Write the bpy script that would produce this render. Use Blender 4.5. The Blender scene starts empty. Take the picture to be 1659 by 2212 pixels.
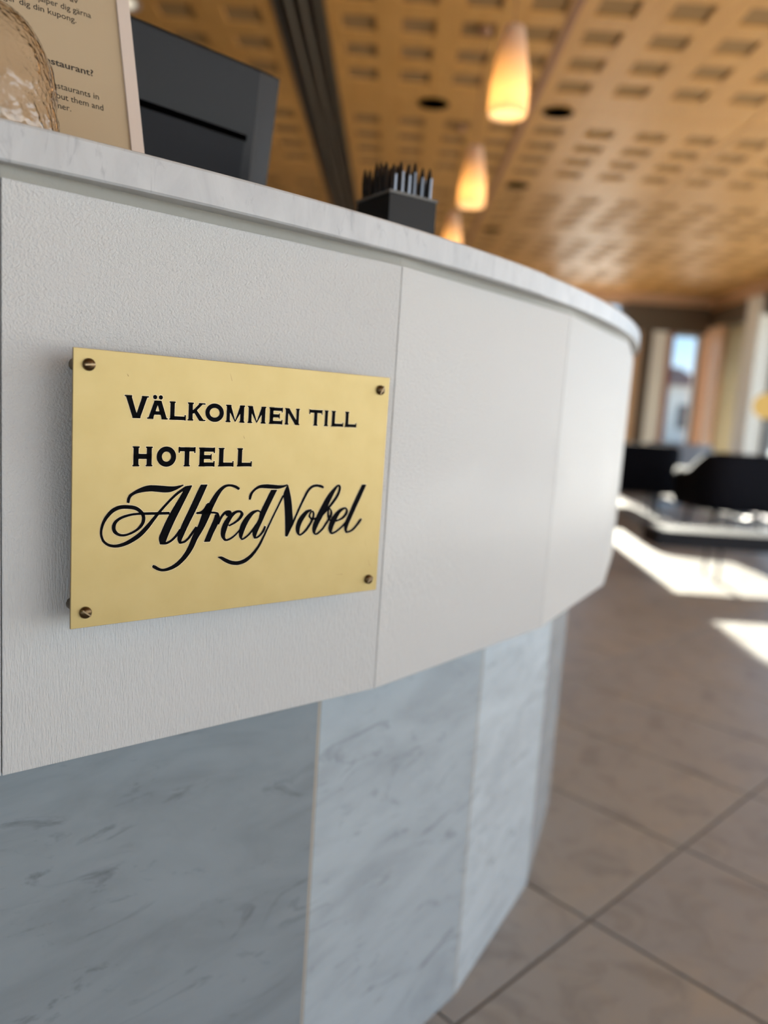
import bpy, bmesh, math, random
from mathutils import Vector, Matrix
S = bpy.context.scene
COL = S.collection
random.seed(7)

# ------------------------------------------------------------------ camera
EYE = Vector((0.0, 0.0, 0.925))
PITCH, ROLL = math.radians(7.83), math.radians(-3.807)
fw = Vector((0, math.cos(PITCH), -math.sin(PITCH)))
up0 = Vector((0, math.sin(PITCH), math.cos(PITCH)))
rt0 = Vector((1, 0, 0))
R_ = rt0 * math.cos(ROLL) - up0 * math.sin(ROLL)
U_ = rt0 * math.sin(ROLL) + up0 * math.cos(ROLL)
cd = bpy.data.cameras.new('camera')
cd.sensor_fit = 'HORIZONTAL'; cd.sensor_width = 36.0; cd.lens = 36.0 * 1660 / 1659
cd.clip_start = 0.02; cd.clip_end = 500
cd.dof.use_dof = True; cd.dof.focus_distance = 0.61; cd.dof.aperture_fstop = 3.5
cam = bpy.data.objects.new('camera', cd); COL.objects.link(cam)
M = Matrix((( R_.x, U_.x, -fw.x, EYE.x), (R_.y, U_.y, -fw.y, EYE.y), (R_.z, U_.z, -fw.z, EYE.z), (0, 0, 0, 1)))
cam.matrix_world = M
S.camera = cam

# ------------------------------------------------------------------ sky, sun, daylight, exposure
S.view_settings.view_transform = 'Standard'; S.view_settings.look = 'None'
S.view_settings.gamma = 1.0; S.view_settings.use_curve_mapping = False
S.view_settings.exposure = 0.0
W = bpy.data.worlds.new('sky'); S.world = W; W.use_nodes = True
wn = W.node_tree; wn.nodes.clear()
wo = wn.nodes.new('ShaderNodeOutputWorld'); wb = wn.nodes.new('ShaderNodeBackground')
wc = wn.nodes.new('ShaderNodeTexCoord'); ws = wn.nodes.new('ShaderNodeSeparateXYZ'); wr = wn.nodes.new('ShaderNodeValToRGB')
wn.links.new(wc.outputs['Generated'], ws.inputs[0]); wn.links.new(ws.outputs['Z'], wr.inputs[0])
wr.color_ramp.elements[0].position = 0.0; wr.color_ramp.elements[0].color = (0.88, 0.93, 0.97, 1)
wr.color_ramp.elements[1].position = 0.35; wr.color_ramp.elements[1].color = (0.30, 0.55, 0.95, 1)
e = wr.color_ramp.elements.new(0.10); e.color = (0.45, 0.70, 0.98, 1)
wn.links.new(wr.outputs[0], wb.inputs[0]); wb.inputs[1].default_value = 1.7
wn.links.new(wb.outputs[0], wo.inputs[0])

def lamp(name, kind, loc, energy, color, **kw):
    d = bpy.data.lights.new(name, kind); d.energy = energy; d.color = color
    for k, v in kw.items(): setattr(d, k, v)
    o = bpy.data.objects.new(name, d); o.location = loc; COL.objects.link(o); return o

SUN_AZ, SUN_EL = math.radians(3.8), math.radians(18.0)
sun_to = Vector((math.sin(SUN_AZ) * math.cos(SUN_EL), math.cos(SUN_AZ) * math.cos(SUN_EL), math.sin(SUN_EL)))
sun = lamp('sun', 'SUN', (2, 20, 8), 42.0, (1.0, 0.93, 0.82), angle=math.radians(0.55))
sun.rotation_euler = (-sun_to).to_track_quat('-Z', 'Y').to_euler()
# daylight through the glazed side and back of the lobby
dl = lamp('daylight_side', 'AREA', (4.0, 0.9, 1.35), 138, (0.985, 0.98, 0.975), shape='RECTANGLE', size=9.0, size_y=2.2)
dl.rotation_euler = Vector((-1, 0, 0.25)).to_track_quat('-Z', 'Y').to_euler()
db = lamp('daylight_back', 'AREA', (0.6, -4.0, 1.35), 18, (1.0, 0.98, 0.95), shape='RECTANGLE', size=6.0, size_y=2.2)
db.rotation_euler = Vector((0, 1, 0.2)).to_track_quat('-Z', 'Y').to_euler()

# ------------------------------------------------------------------ helpers
class MB:
    def __init__(s): s.v, s.f, s.m, s.sm = [], [], [], []
    def face(s, idx, m=0, smooth=False): s.f.append(idx); s.m.append(m); s.sm.append(smooth)
    def poly(s, pts, m=0):
        b = len(s.v); s.v += [tuple(p) for p in pts]; s.face(list(range(b, b + len(pts))), m)
    def hexa(s, p, m=0):          # p: 4 bottom (ccw from above) + 4 top
        b = len(s.v); s.v += [tuple(q) for q in p]
        for q in ((3, 2, 1, 0), (4, 5, 6, 7), (0, 1, 5, 4), (1, 2, 6, 5), (2, 3, 7, 6), (3, 0, 4, 7)): s.face([b + i for i in q], m)
    def box(s, x0, x1, y0, y1, z0, z1, m=0):
        s.hexa([(x0, y0, z0), (x1, y0, z0), (x1, y1, z0), (x0, y1, z0), (x0, y0, z1), (x1, y0, z1), (x1, y1, z1), (x0, y1, z1)], m)
    def lathe(s, prof, n=24, c=(0, 0, 0), m=0, closed=False, fn=None):
        b = len(s.v); k = len(prof)
        for i in range(n):
            a = 2 * math.pi * i / n
            for j, (r, z) in enumerate(prof):
                rr = r * (fn(a, j, r, z) if fn else 1)
                s.v.append((c[0] + rr * math.cos(a), c[1] + rr * math.sin(a), c[2] + z))
        for i in range(n):
            for j in range(k - (0 if closed else 1)):
                j2 = (j + 1) % k; i2 = (i + 1) % n
                s.face([b + i * k + j, b + i2 * k + j, b + i2 * k + j2, b + i * k + j2], m, True)
    def tube(s, a, b_, r, n=12, m=0, r2=None):
        a, b_ = Vector(a), Vector(b_); ax = (b_ - a).normalized()
        t = ax.orthogonal().normalized(); w = ax.cross(t); r2 = r if r2 is None else r2
        k = len(s.v)
        for p, rr in ((a, r), (b_, r2)):
            for i in range(n):
                g = 2 * math.pi * i / n; s.v.append(tuple(p + (t * math.cos(g) + w * math.sin(g)) * rr))
        for i in range(n):
            j = (i + 1) % n; s.face([k + i, k + j, k + n + j, k + n + i], m, True)
        s.face([k + i for i in reversed(range(n))], m); s.face([k + n + i for i in range(n)], m)
    def mesh(s, name):
        me = bpy.data.meshes.new(name); me.from_pydata(s.v, [], s.f); me.update()
        me.polygons.foreach_set('material_index', s.m); me.polygons.foreach_set('use_smooth', s.sm)
        return me
    def build(s, name, mats, parent=None, bevel=0, loc=None):
        me = s.mesh(name)
        for x in (mats if isinstance(mats, (list, tuple)) else [mats]): me.materials.append(x)
        return link(name, me, parent, bevel, loc)

def link(name, me, parent=None, bevel=0, loc=None):
    o = bpy.data.objects.new(name, me); COL.objects.link(o)
    if parent: o.parent = parent
    if loc is not None: o.location = loc
    if bevel:
        md = o.modifiers.new('edge', 'BEVEL'); md.width = bevel; md.segments = 2; md.limit_method = 'ANGLE'
    return o

def fixnormals(o):
    bm = bmesh.new(); bm.from_mesh(o.data); bmesh.ops.recalc_face_normals(bm, faces=bm.faces); bm.to_mesh(o.data); bm.free(); return o

def tag(o, label=None, cat=None, group=None, kind=None):
    if label: o['label'] = label
    if cat: o['category'] = cat
    if group: o['group'] = group
    if kind: o['kind'] = kind
    return o

def empty(name, loc=(0, 0, 0), rz=0):
    o = bpy.data.objects.new(name, None); o.location = loc; o.rotation_euler = (0, 0, rz); o.empty_display_size = 0.05
    COL.objects.link(o); return o

def copy_tree(o, parent=None):
    c = o.copy(); COL.objects.link(c); c.parent = parent
    for ch in list(o.children): copy_tree(ch, c)
    return c

def mat(name, color, rough=0.5, metal=0.0, spec=0.5, **kw):
    m = bpy.data.materials.new(name); m.use_nodes = True
    p = m.node_tree.nodes['Principled BSDF']
    p.inputs['Base Color'].default_value = (*color, 1); p.inputs['Roughness'].default_value = rough
    p.inputs['Metallic'].default_value = metal; p.inputs['Specular IOR Level'].default_value = spec
    return m
def nd(m, t, **kw):
    n = m.node_tree.nodes.new(t)
    for k, v in kw.items():
        if k in n.inputs: n.inputs[k].default_value = v
        else: setattr(n, k, v)
    return n
def ln(m, a, b): m.node_tree.links.new(a, b)
def pb(m): return m.node_tree.nodes['Principled BSDF']
def coords(m, scale=(1, 1, 1), rot=(0, 0, 0), kind='Object'):
    c = nd(m, 'ShaderNodeTexCoord'); mp = nd(m, 'ShaderNodeMapping')
    mp.inputs['Scale'].default_value = scale; mp.inputs['Rotation'].default_value = rot
    ln(m, c.outputs[kind], mp.inputs[0]); return mp.outputs[0]
def noise(m, co, scale, detail=2, rough=0.5, dist=0):
    n = nd(m, 'ShaderNodeTexNoise', Scale=scale, Detail=detail, Roughness=rough, Distortion=dist); ln(m, co, n.inputs['Vector']); return n.outputs[0]
def ramp(m, fac, stops):
    r = nd(m, 'ShaderNodeValToRGB'); ln(m, fac, r.inputs[0]); el = r.color_ramp.elements
    el[0].position, el[0].color = stops[0][0], (*stops[0][1], 1); el[1].position, el[1].color = stops[-1][0], (*stops[-1][1], 1)
    for p, c in stops[1:-1]: x = el.new(p); x.color = (*c, 1)
    return r.outputs[0]
def mix(m, a, b, fac, mode='MIX'):
    n = nd(m, 'ShaderNodeMix', data_type='RGBA', blend_type=mode)
    for s, v in ((n.inputs[0], fac), (n.inputs[6], a), (n.inputs[7], b)):
        if hasattr(v, 'links'): ln(m, v, s)
        elif isinstance(v, tuple): s.default_value = (*v, 1)
        else: s.default_value = v
    return n.outputs[2]
def bump(m, h, strength, dist=0.001):
    b = nd(m, 'ShaderNodeBump', Strength=strength, Distance=dist); ln(m, h, b.inputs['Height']); ln(m, b.outputs[0], pb(m).inputs['Normal']); return b

# ------------------------------------------------------------------ materials
def marble(name, base, vein, sc, rot, stretch, rough=0.25, seedshift=0):
    m = mat(name, base, rough)
    co = coords(m, stretch, rot)
    n1 = noise(m, co, sc, 7, 0.60, 0.9); n2 = noise(m, co, sc * 2.2, 6, 0.65, 1.6); n3 = noise(m, co, sc * 0.55, 5, 0.55, 0.8); n4 = noise(m, co, sc * 1.3, 4)
    mid = tuple((a * 2 + b) / 3 for a, b in zip(base, vein))
    c1 = ramp(m, n1, [(0.28, mid), (0.50, base), (0.74, tuple(min(1, x * 1.10) for x in base))])
    v1 = ramp(m, n2, [(0.25, (0.75, 0.75, 0.75)), (0.43, (0, 0, 0)), (1, (0, 0, 0))])
    c2 = mix(m, c1, vein, v1)
    v2 = ramp(m, n3, [(0.45, (0, 0, 0)), (0.50, (0.55, 0.55, 0.55)), (0.56, (0, 0, 0))])
    mk = mix(m, v2, n4, 1.0, 'MULTIPLY')
    c3 = mix(m, c2, mid, mk)
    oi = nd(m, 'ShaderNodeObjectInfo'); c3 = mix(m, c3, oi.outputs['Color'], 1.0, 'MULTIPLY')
    ln(m, c3, pb(m).inputs['Base Color']); return m

M_top = marble('countertop marble', (0.53, 0.53, 0.525), (0.30, 0.305, 0.32), 26, (0.5, 0.3, 0.5), (1, 1, 0.40), 0.32)
M_base = marble('base marble', (0.365, 0.41, 0.432), (0.13, 0.145, 0.16), 6, (0.5, 0.15, 0.3), (0.7, 0.7, 2.0), 0.22)
M_paint = mat('white painted board', (0.605, 0.60, 0.58), 0.34)
co = coords(M_paint, (1, 1, 0.14)); a1 = noise(M_paint, co, 850, 3, 0.6)
co2 = coords(M_paint, (1, 1, 1.0)); a2 = noise(M_paint, co2, 520, 3, 0.6); a3 = noise(M_paint, co2, 5, 2)
sx_ = nd(M_paint, 'ShaderNodeSeparateXYZ'); ln(M_paint, coords(M_paint), sx_.inputs[0])
ad = nd(M_paint, 'ShaderNodeMath', operation='MULTIPLY_ADD'); ln(M_paint, a3, ad.inputs[0]); ad.inputs[1].default_value = 0.25; ln(M_paint, sx_.outputs['Z'], ad.inputs[2])
h = mix(M_paint, a1, a2, ramp(M_paint, ad.outputs[0], [(0.86, (0, 0, 0)), (1.06, (1, 1, 1))]))
bump(M_paint, h, 0.9, 0.0016)
M_batten = mat('grey green painted batten', (0.33, 0.315, 0.27), 0.5)
bump(M_batten, noise(M_batten, coords(M_batten), 300, 3), 0.3, 0.001)
M_grout = mat('tan grout', (0.42, 0.36, 0.28), 0.85)
M_core = mat('plain counter carcass', (0.34, 0.33, 0.31), 0.7)
M_desk = mat('grey desk laminate', (0.33, 0.33, 0.32), 0.5)
M_brass = mat('satin brass', (0.50, 0.385, 0.155), 0.45, 0.45)
cb = coords(M_brass, (1, 1, 6)); nb = noise(M_brass, cb, 30, 4)
ln(M_brass, ramp(M_brass, nb, [(0.3, (0.485, 0.365, 0.142)), (0.7, (0.525, 0.40, 0.168))]), pb(M_brass).inputs['Base Color'])
M_brassedge = mat('dull brass', (0.30, 0.20, 0.08), 0.5, 0.6)
M_ink = mat('black engraving enamel', (0.002, 0.002, 0.003), 0.6, 0, 0.04)
M_rim = mat('pale letter highlight', (0.95, 0.80, 0.52), 0.4, 0.2)  # pale outline paints the highlight along the engraved letter edges
M_screw = mat('aged bronze screw', (0.12, 0.075, 0.035), 0.28, 0.9)
M_slot = mat('screw slot', (0.30, 0.22, 0.13), 0.4, 0.8)
M_spacer = mat('bronze spacer', (0.20, 0.15, 0.09), 0.4, 0.7)
M_scratch = mat('scratched brass', (0.26, 0.17, 0.06), 0.5, 0.3)
M_paper = mat('beige paper', (0.47, 0.365, 0.235), 0.8)
M_frame = mat('pale pink beige frame', (0.66, 0.56, 0.49), 0.5)
M_text = mat('dark brown print', (0.03, 0.025, 0.02), 0.7)
M_glass = bpy.data.materials.new('clear pressed glass'); M_glass.use_nodes = True
gt = M_glass.node_tree; gt.nodes.clear(); go = gt.nodes.new('ShaderNodeOutputMaterial'); gg = gt.nodes.new('ShaderNodeBsdfGlass')
gg.inputs['Color'].default_value = (0.99, 0.97, 0.95, 1); gg.inputs['Roughness'].default_value = 0.0; gg.inputs['IOR'].default_value = 1.46
gt.links.new(gg.outputs[0], go.inputs[0])
gco = gt.nodes.new('ShaderNodeTexCoord'); gv = gt.nodes.new('ShaderNodeTexVoronoi'); gv.inputs['Scale'].default_value = 210; gb = gt.nodes.new('ShaderNodeBump')
gb.inputs['Strength'].default_value = 0.35; gb.inputs['Distance'].default_value = 0.0012
gt.links.new(gco.outputs['Object'], gv.inputs['Vector']); gt.links.new(gv.outputs['Distance'], gb.inputs['Height']); gt.links.new(gb.outputs[0], gg.inputs['Normal'])
M_scr = mat('charcoal plastic', (0.011, 0.012, 0.014), 0.45, 0, 0.2)
M_scr2 = mat('darker charcoal plastic', (0.006, 0.007, 0.010), 0.5, 0, 0.15)
M_black = mat('black void', (0.001, 0.001, 0.001), 0.9, 0, 0)
M_box = mat('black pen box', (0.012, 0.012, 0.012), 0.45, 0, 0.25)
M_boxrim = mat('lighter grey box rim', (0.13, 0.125, 0.115), 0.5)  # rim given a lighter grey than the box sides
M_pen = mat('black pen plastic', (0.008, 0.008, 0.010), 0.22)
M_penglint = mat('bluish pen highlight', (0.30, 0.34, 0.40), 0.35, 0.7)
def wood(name, c1, c2, sc=4):
    m = mat(name, c1, 0.45); co = coords(m, (1, 0.08, 1))
    n = noise(m, co, sc * 8, 5, 0.6, 0.4); oi = nd(m, 'ShaderNodeObjectInfo')
    c = ramp(m, n, [(0.3, c1), (0.7, c2)])
    hs = nd(m, 'ShaderNodeHueSaturation'); mr = nd(m, 'ShaderNodeMapRange'); mr.inputs[3].default_value = 0.93; mr.inputs[4].default_value = 1.06
    ln(m, oi.outputs['Random'], mr.inputs[0]); ln(m, mr.outputs[0], hs.inputs['Value']); ln(m, c, hs.inputs['Color'])
    ln(m, hs.outputs[0], pb(m).inputs['Base Color']); return m
M_ceil = wood('oiled ceiling wood', (0.585, 0.29, 0.070), (0.67, 0.35, 0.098))
M_hole = mat('brown acoustic felt', (0.34, 0.19, 0.065), 0.9)
M_strip = mat('reddish brown strip', (0.36, 0.17, 0.08), 0.55)
M_duct = mat('dark grey slot channel', (0.075, 0.06, 0.045), 0.6)
M_ductrib = mat('slot channel rib', (0.20, 0.165, 0.12), 0.6)
M_darkwood = mat('dark brown beam', (0.10, 0.065, 0.035), 0.5)
M_tanwood = mat('orange tan wood', (0.72, 0.45, 0.26), 0.5)
M_redwood = mat('red brown window trim', (0.33, 0.11, 0.06), 0.5)
M_white = mat('off white column paint', (0.88, 0.86, 0.79), 0.6)
M_cream = mat('cream curtain', (0.78, 0.70, 0.53), 0.9)
_tl = nd(M_cream, 'ShaderNodeBsdfTranslucent'); _tl.inputs[0].default_value = (0.92, 0.84, 0.66, 1); _mx = nd(M_cream, 'ShaderNodeMixShader'); _mx.inputs[0].default_value = 0.5
ln(M_cream, pb(M_cream).outputs[0], _mx.inputs[1]); ln(M_cream, _tl.outputs[0], _mx.inputs[2]); ln(M_cream, _mx.outputs[0], M_cream.node_tree.nodes['Material Output'].inputs[0])
M_wall = mat('plain beige wall', (0.60, 0.54, 0.45), 0.8)
M_win = mat('grey window frame', (0.20, 0.20, 0.20), 0.5)
M_pane = bpy.data.materials.new('window glass'); M_pane.use_nodes = True
pt = M_pane.node_tree; pt.nodes.clear(); po = pt.nodes.new('ShaderNodeOutputMaterial'); pm = pt.nodes.new('ShaderNodeMixShader')
ptr = pt.nodes.new('ShaderNodeBsdfTransparent'); pgl = pt.nodes.new('ShaderNodeBsdfGlossy'); pgl.inputs['Roughness'].default_value = 0.02
ptr.inputs[0].default_value = (0.96, 0.98, 0.97, 1); pm.inputs[0].default_value = 0.06
pt.links.new(ptr.outputs[0], pm.inputs[1]); pt.links.new(pgl.outputs[0], pm.inputs[2]); pt.links.new(pm.outputs[0], po.inputs[0])
M_tile = mat('brown grey stone tile', (0.26, 0.22, 0.18), 0.38)
oi = nd(M_tile, 'ShaderNodeObjectInfo'); co = coords(M_tile)
t1 = noise(M_tile, co, 3.2, 5, 0.6, 0.8); t2 = noise(M_tile, co, 9, 6, 0.65, 1.0)
b0 = ramp(M_tile, oi.outputs['Random'], [(0, (0.305, 0.299, 0.290)), (0.5, (0.335, 0.316, 0.284)), (1, (0.292, 0.289, 0.284))])
b1 = mix(M_tile, b0, (0.40, 0.33, 0.24), ramp(M_tile, t1, [(0.45, (0, 0, 0)), (0.75, (0.8, 0.8, 0.8))]))
b2 = mix(M_tile, b1, (0.18, 0.165, 0.155), ramp(M_tile, t2, [(0.28, (0.75, 0.75, 0.75)), (0.5, (0, 0, 0))]))
ln(M_tile, b2, pb(M_tile).inputs['Base Color'])
M_joint = mat('floor grout', (0.12, 0.105, 0.095), 0.9)
M_leather = mat('black upholstery', (0.006, 0.006, 0.009), 0.8, 0, 0.1)
M_legs = mat('black chair leg', (0.015, 0.015, 0.016), 0.4)
M_table = mat('dark table lacquer', (0.008, 0.008, 0.012), 0.5, 0, 0.2)
M_cush = mat('blue grey cushion fabric', (0.30, 0.33, 0.38), 0.9)
M_cush2 = mat('grey green cushion fabric', (0.30, 0.30, 0.26), 0.9)
M_facade = mat('cream facade', (0.62, 0.57, 0.50), 0.9)
M_facade2 = mat('brown facade', (0.40, 0.30, 0.22), 0.9)
M_roof = mat('red brown roof', (0.22, 0.10, 0.07), 0.9)
M_wdark = mat('dark window glass', (0.04, 0.05, 0.06), 0.15)
M_ground = mat('pale paving', (0.58, 0.55, 0.50), 0.9)
def emit(name, c, s):
    m = bpy.data.materials.new(name); m.use_nodes = True; t = m.node_tree; t.nodes.clear()
    o = t.nodes.new('ShaderNodeOutputMaterial'); e = t.nodes.new('ShaderNodeEmission'); e.inputs[0].default_value = (*c, 1); e.inputs[1].default_value = s
    t.links.new(e.outputs[0], o.inputs[0]); return m
M_bulb = emit('warm bulb', (1.0, 0.64, 0.22), 3.7)
M_glowdisc = emit('added disc glow', (1.0, 0.88, 0.68), 0.85)
M_shade = bpy.data.materials.new('frosted opal glass'); M_shade.use_nodes = True
st = M_shade.node_tree; st.nodes.clear(); so = st.nodes.new('ShaderNodeOutputMaterial'); sa = st.nodes.new('ShaderNodeMixShader')
sd = st.nodes.new('ShaderNodeBsdfTranslucent'); s2 = st.nodes.new('ShaderNodeBsdfDiffuse')
sd.inputs[0].default_value = (0.95, 0.78, 0.55, 1); s2.inputs[0].default_value = (0.75, 0.66, 0.58, 1); sa.inputs[0].default_value = 0.4
st.links.new(sd.outputs[0], sa.inputs[1]); st.links.new(s2.outputs[0], sa.inputs[2]); st.links.new(sa.outputs[0], so.inputs[0])

# ------------------------------------------------------------------ the room shell
XL, XR, YB, YF, ZC = -5.0, 4.1, -4.2, 10.3, 2.6
def structure(o): o['kind'] = 'structure'; return o
# floor: slab with rows of stone tiles laid diagonally
fb = MB(); fb.box(XL, XR, YB, YF, -0.12, -0.004)
floor = structure(fb.build('floor', M_joint))
TA, TN, TO = Vector((0.7145, 0.6996, 0)), Vector((0.6996, -0.7145, 0)), (1.2357, -0.6417)
TW, TL, TG = 0.386, 0.772, 0.004
tb = MB(); g = TG / 2
tb.hexa([(g, g + 0, -0.012), (TW - g, g, -0.012), (TW - g, TL - g, -0.012), (g, TL - g, -0.012),
         (g + .0015, g + .0015, 0), (TW - g - .0015, g + .0015, 0), (TW - g - .0015, TL - g - .0015, 0), (g + .0015, TL - g - .0015, 0)])
tile_me = tb.mesh('tile'); tile_me.materials.append(M_tile)
CX, CY = -1.41525, 2.18831
far_tiles = MB(); n_tiles = 0
rot = math.atan2(TA.y, TA.x)
cells = []
for i in range(-20, 30):
    for j in range(-16, 16):
        p = TA * (TO[0] + i * TW) + TN * (TO[1] + j * TL)
        c = p + TA * TW / 2 + TN * TL / 2
        if not (XL + .45 < c.x < XR - .45 and YB + .45 < c.y < YF - .45): continue
        view = c.y > 0.2 and abs(c.x) < 0.62 * c.y + 0.5
        inside = math.hypot(c.x - CX, c.y - CY) < 1.6
        cells.append((0 if (view and not inside and c.x > -0.2) else 1, c.y, p))
cells.sort(key=lambda q: (q[0], q[1]))
for k, (a, b, p) in enumerate(cells):
    if a == 0 and n_tiles < 150:
        o = link('tile', tile_me, floor); o.location = p
        o.rotation_euler = (0, 0, rot); n_tiles += 1
        o.scale = (1, -1, 1)
    else:
        q = [p + TA * x + TN * y for x, y in ((g, g), (TW - g, g), (TW - g, TL - g), (g, TL - g))]
        far_tiles.hexa([(v.x, v.y, -0.012) for v in reversed(q)] + [(v.x, v.y, 0) for v in reversed(q)])
tag(far_tiles.build('tile_field', M_tile, floor), kind='stuff')

# walls
w = MB(); w.box(XL - .2, XL, YB, YF, -0.12, ZC + .2); structure(w.build('wall_left', M_wall))

# ceiling: perforated wood panels under a slab
cbm = MB(); cbm.box(XL, XR, YB, YF, ZC + 0.08, ZC + 0.2)
ceiling = structure(cbm.build('ceiling', M_hole))
PY = 1.42
YC0 = 4.525
def ceiling_panel(wd, cols, hw, ln_=PY - 0.008, th=0.009):
    rows = [0.305, 0.57, 0.835, 1.10]; hh = 0.148
    xs = sorted({0, wd} | {c + s * hw / 2 for c in cols for s in (-1, 1)}); ys = sorted({0, ln_} | {r + s * hh / 2 for r in rows for s in (-1, 1)})
    m = MB()
    def solid(i, j): return not (i % 2 == 1 and j % 2 == 1)
    idx = {}
    def V(x, y, z):
        k = (round(x, 5), round(y, 5), round(z, 5))
        if k not in idx: idx[k] = len(m.v); m.v.append((x, y, z))
        return idx[k]
    for i in range(len(xs) - 1):
        for j in range(len(ys) - 1):
            x0, x1, y0, y1 = xs[i], xs[i + 1], ys[j], ys[j + 1]
            if solid(i, j): m.face([V(x0, y0, 0), V(x0, y1, 0), V(x1, y1, 0), V(x1, y0, 0)])
            else:
                for a, b in (((x0, y0), (x1, y0)), ((x1, y0), (x1, y1)), ((x1, y1), (x0, y1)), ((x0, y1), (x0, y0))):
                    m.face([V(*a, 0), V(*b, 0), V(*b, th), V(*a, th)])
                m.face([V(x0, y0, th), V(x0, y1, th), V(x1, y1, th), V(x1, y0, th)], 1)
    for a, b in (((0, 0), (wd, 0)), ((wd, 0), (wd, ln_)), ((wd, ln_), (0, ln_)), ((0, ln_), (0, 0))):
        m.face([V(*a, 0), V(*a, th), V(*b, th), V(*b, 0)])
    m.face([V(0, 0, th + .001), V(wd, 0, th + .001), V(wd, ln_, th + .001), V(0, ln_, th + .001)], 1)
    me = m.mesh('ceiling_panel'); me.materials.append(M_ceil); me.materials.append(M_hole); return me
strips = []
strips.append((-0.395, 1.035, [0.14, 0.407, 0.674, 0.941], 0.152))
x = 0.675
while x < XR - 0.3:
    wd = min(1.192, XR - x - 0.004)
    strips.append((x, wd, [c for c in (0.149, 0.449, 0.749, 1.049) if c < wd - 0.1], 0.168)); x += 1.2
x = -0.625
while x > XL + 0.3:
    strips.append((x - 1.192, 1.19, [0.146, 0.446, 0.746, 1.046], 0.165) if x - 1.2 > XL else (XL + .002, x - XL - .004, [0.2], 0.165)); x -= 1.2
k0 = math.floor((YB - YC0) / PY) + 1
cache = {}
for (x0, wd, cols, hw) in strips:
    key = (round(wd, 4), len(cols))
    if key not in cache: cache[key] = ceiling_panel(wd, cols, hw)
    k = k0
    while YC0 + (k + 1) * PY < YF + 0.6:
        y0 = YC0 + k * PY
        o = link('ceiling_panel', cache[key], ceiling); o.location = (x0, y0 + .004, ZC); k += 1
YE = YC0 + k * PY
q = MB(); q.box(XL, XR, YE - .01, YF, ZC - .002, ZC + .07); q.build('border_board', M_ceil, ceiling)
sm = MB(); sm.box(0.642, 0.674, YB, YF, ZC - 0.004, ZC + 0.03); sm.build('joint_strip', M_strip, ceiling)
sl = MB()
sl.box(-0.622, -0.398, YB, YF, ZC + 0.03, ZC + 0.05); so_ = sl.build('slot_channel', M_duct, ceiling)
for xx in (-0.622, -0.560, -0.497, -0.434, -0.407):
    r_ = MB(); r_.box(xx, xx + 0.010, YB, YF, ZC - 0.005, ZC + 0.029); r_.build('slot_rib', M_ductrib if xx not in (-0.622, -0.407) else M_duct, so_)
# recessed downlights that are off: dark ring and well
def downlight(loc, r=0.085, lit=False):
    t = empty('downlight', loc)
    a = MB(); a.lathe([(r, -0.004), (r * 0.78, -0.004), (r * 0.72, 0.0), (r * 0.72, 0.0015)], 24); fixnormals(a.build('trim_ring', M_frame if lit else M_black, t))
    b = MB(); b.lathe([(0.0005, -0.002), (r * 0.75, -0.002)], 24); b.build('lens', M_glowdisc if lit else M_black, t)
    return t
for (x, y), l in zip(((0.125, 4.525), (0.818, 4.53), (0.822, 5.95), (0.823, 7.37)),
        ('dark recessed ceiling spot left of the nearest pendant lamp', 'dark recessed ceiling spot just right of the nearest pendant lamp',
         'dark recessed ceiling spot right of the second pendant lamp', 'small dark ceiling spot above the counter edge, right of the farthest pendant')):
    tag(downlight((x, y, ZC - 0.001)), l, 'ceiling spot', 'recessed ceiling spots')
tag(downlight((-1.300, 3.62, ZC - 0.001), 0.09, True), 'pale glowing ceiling disc added for a pale patch beside the sign, above the screen', 'ceiling disc')  # glowing disc added to give a pale cream patch here

# far wall with windows
def boxo(name, m, x0, x1, y0, y1, z0, z1, parent=None, bevel=0):
    b = MB(); b.box(x0, x1, y0, y1, z0, z1); return b.build(name, m, parent, bevel)
fwll = MB(); fwll.box(XL, 2.04, YF, YF + .25, -0.12, ZC + .2); fwll.box(2.04, XR + .25, YF, YF + .25, 2.46, ZC + .2); fwll.box(4.02, XR + .25, YF, YF + .25, -0.12, 2.46)
fwall = structure(fwll.build('wall_far', M_tanwood))
structure(boxo('trim_1', M_darkwood, 2.95, XR - .06, YF - .06, YF + .2, 2.12, 2.46))
structure(boxo('trim_2', M_darkwood, XR - .06, XR + .2, 2.0, YF - .06, 2.20, 2.42))
structure(boxo('trim_7', M_darkwood, 3.22, 3.34, YF - .06, YF + .2, 0, 2.12))
structure(boxo('trim_8', M_tanwood, 2.98, 3.22, YF, YF + .2, 0, 2.12))
structure(boxo('trim_3', M_white, 3.34, 3.53, YF - .08, YF + .2, 0, 2.12))
structure(boxo('trim_4', M_redwood, 3.53, 3.63, YF, YF + .2, 0, 2.12))
def window_y(name, x0, x1, z0, z1, y, fm):
    f = MB(); t = .035
    f.box(x0, x0 + t, y, y + .08, z0, z1); f.box(x1 - t, x1, y, y + .08, z0, z1); f.box(x0 + t, x1 - t, y, y + .08, z1 - t, z1); f.box(x0 + t, x1 - t, y, y + .08, z0, z0 + t)
    o = structure(f.build(name, fm)); boxo('pane', M_pane, x0 + t, x1 - t, y + .035, y + .041, z0 + t, z1 - t, o); return o
window_y('window_1', 2.04, 2.95, 0.0, 2.46, YF + .06, M_win)
window_y('window_2', 3.63, 4.02, 0.0, 2.12, YF + .06, M_win)
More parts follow.
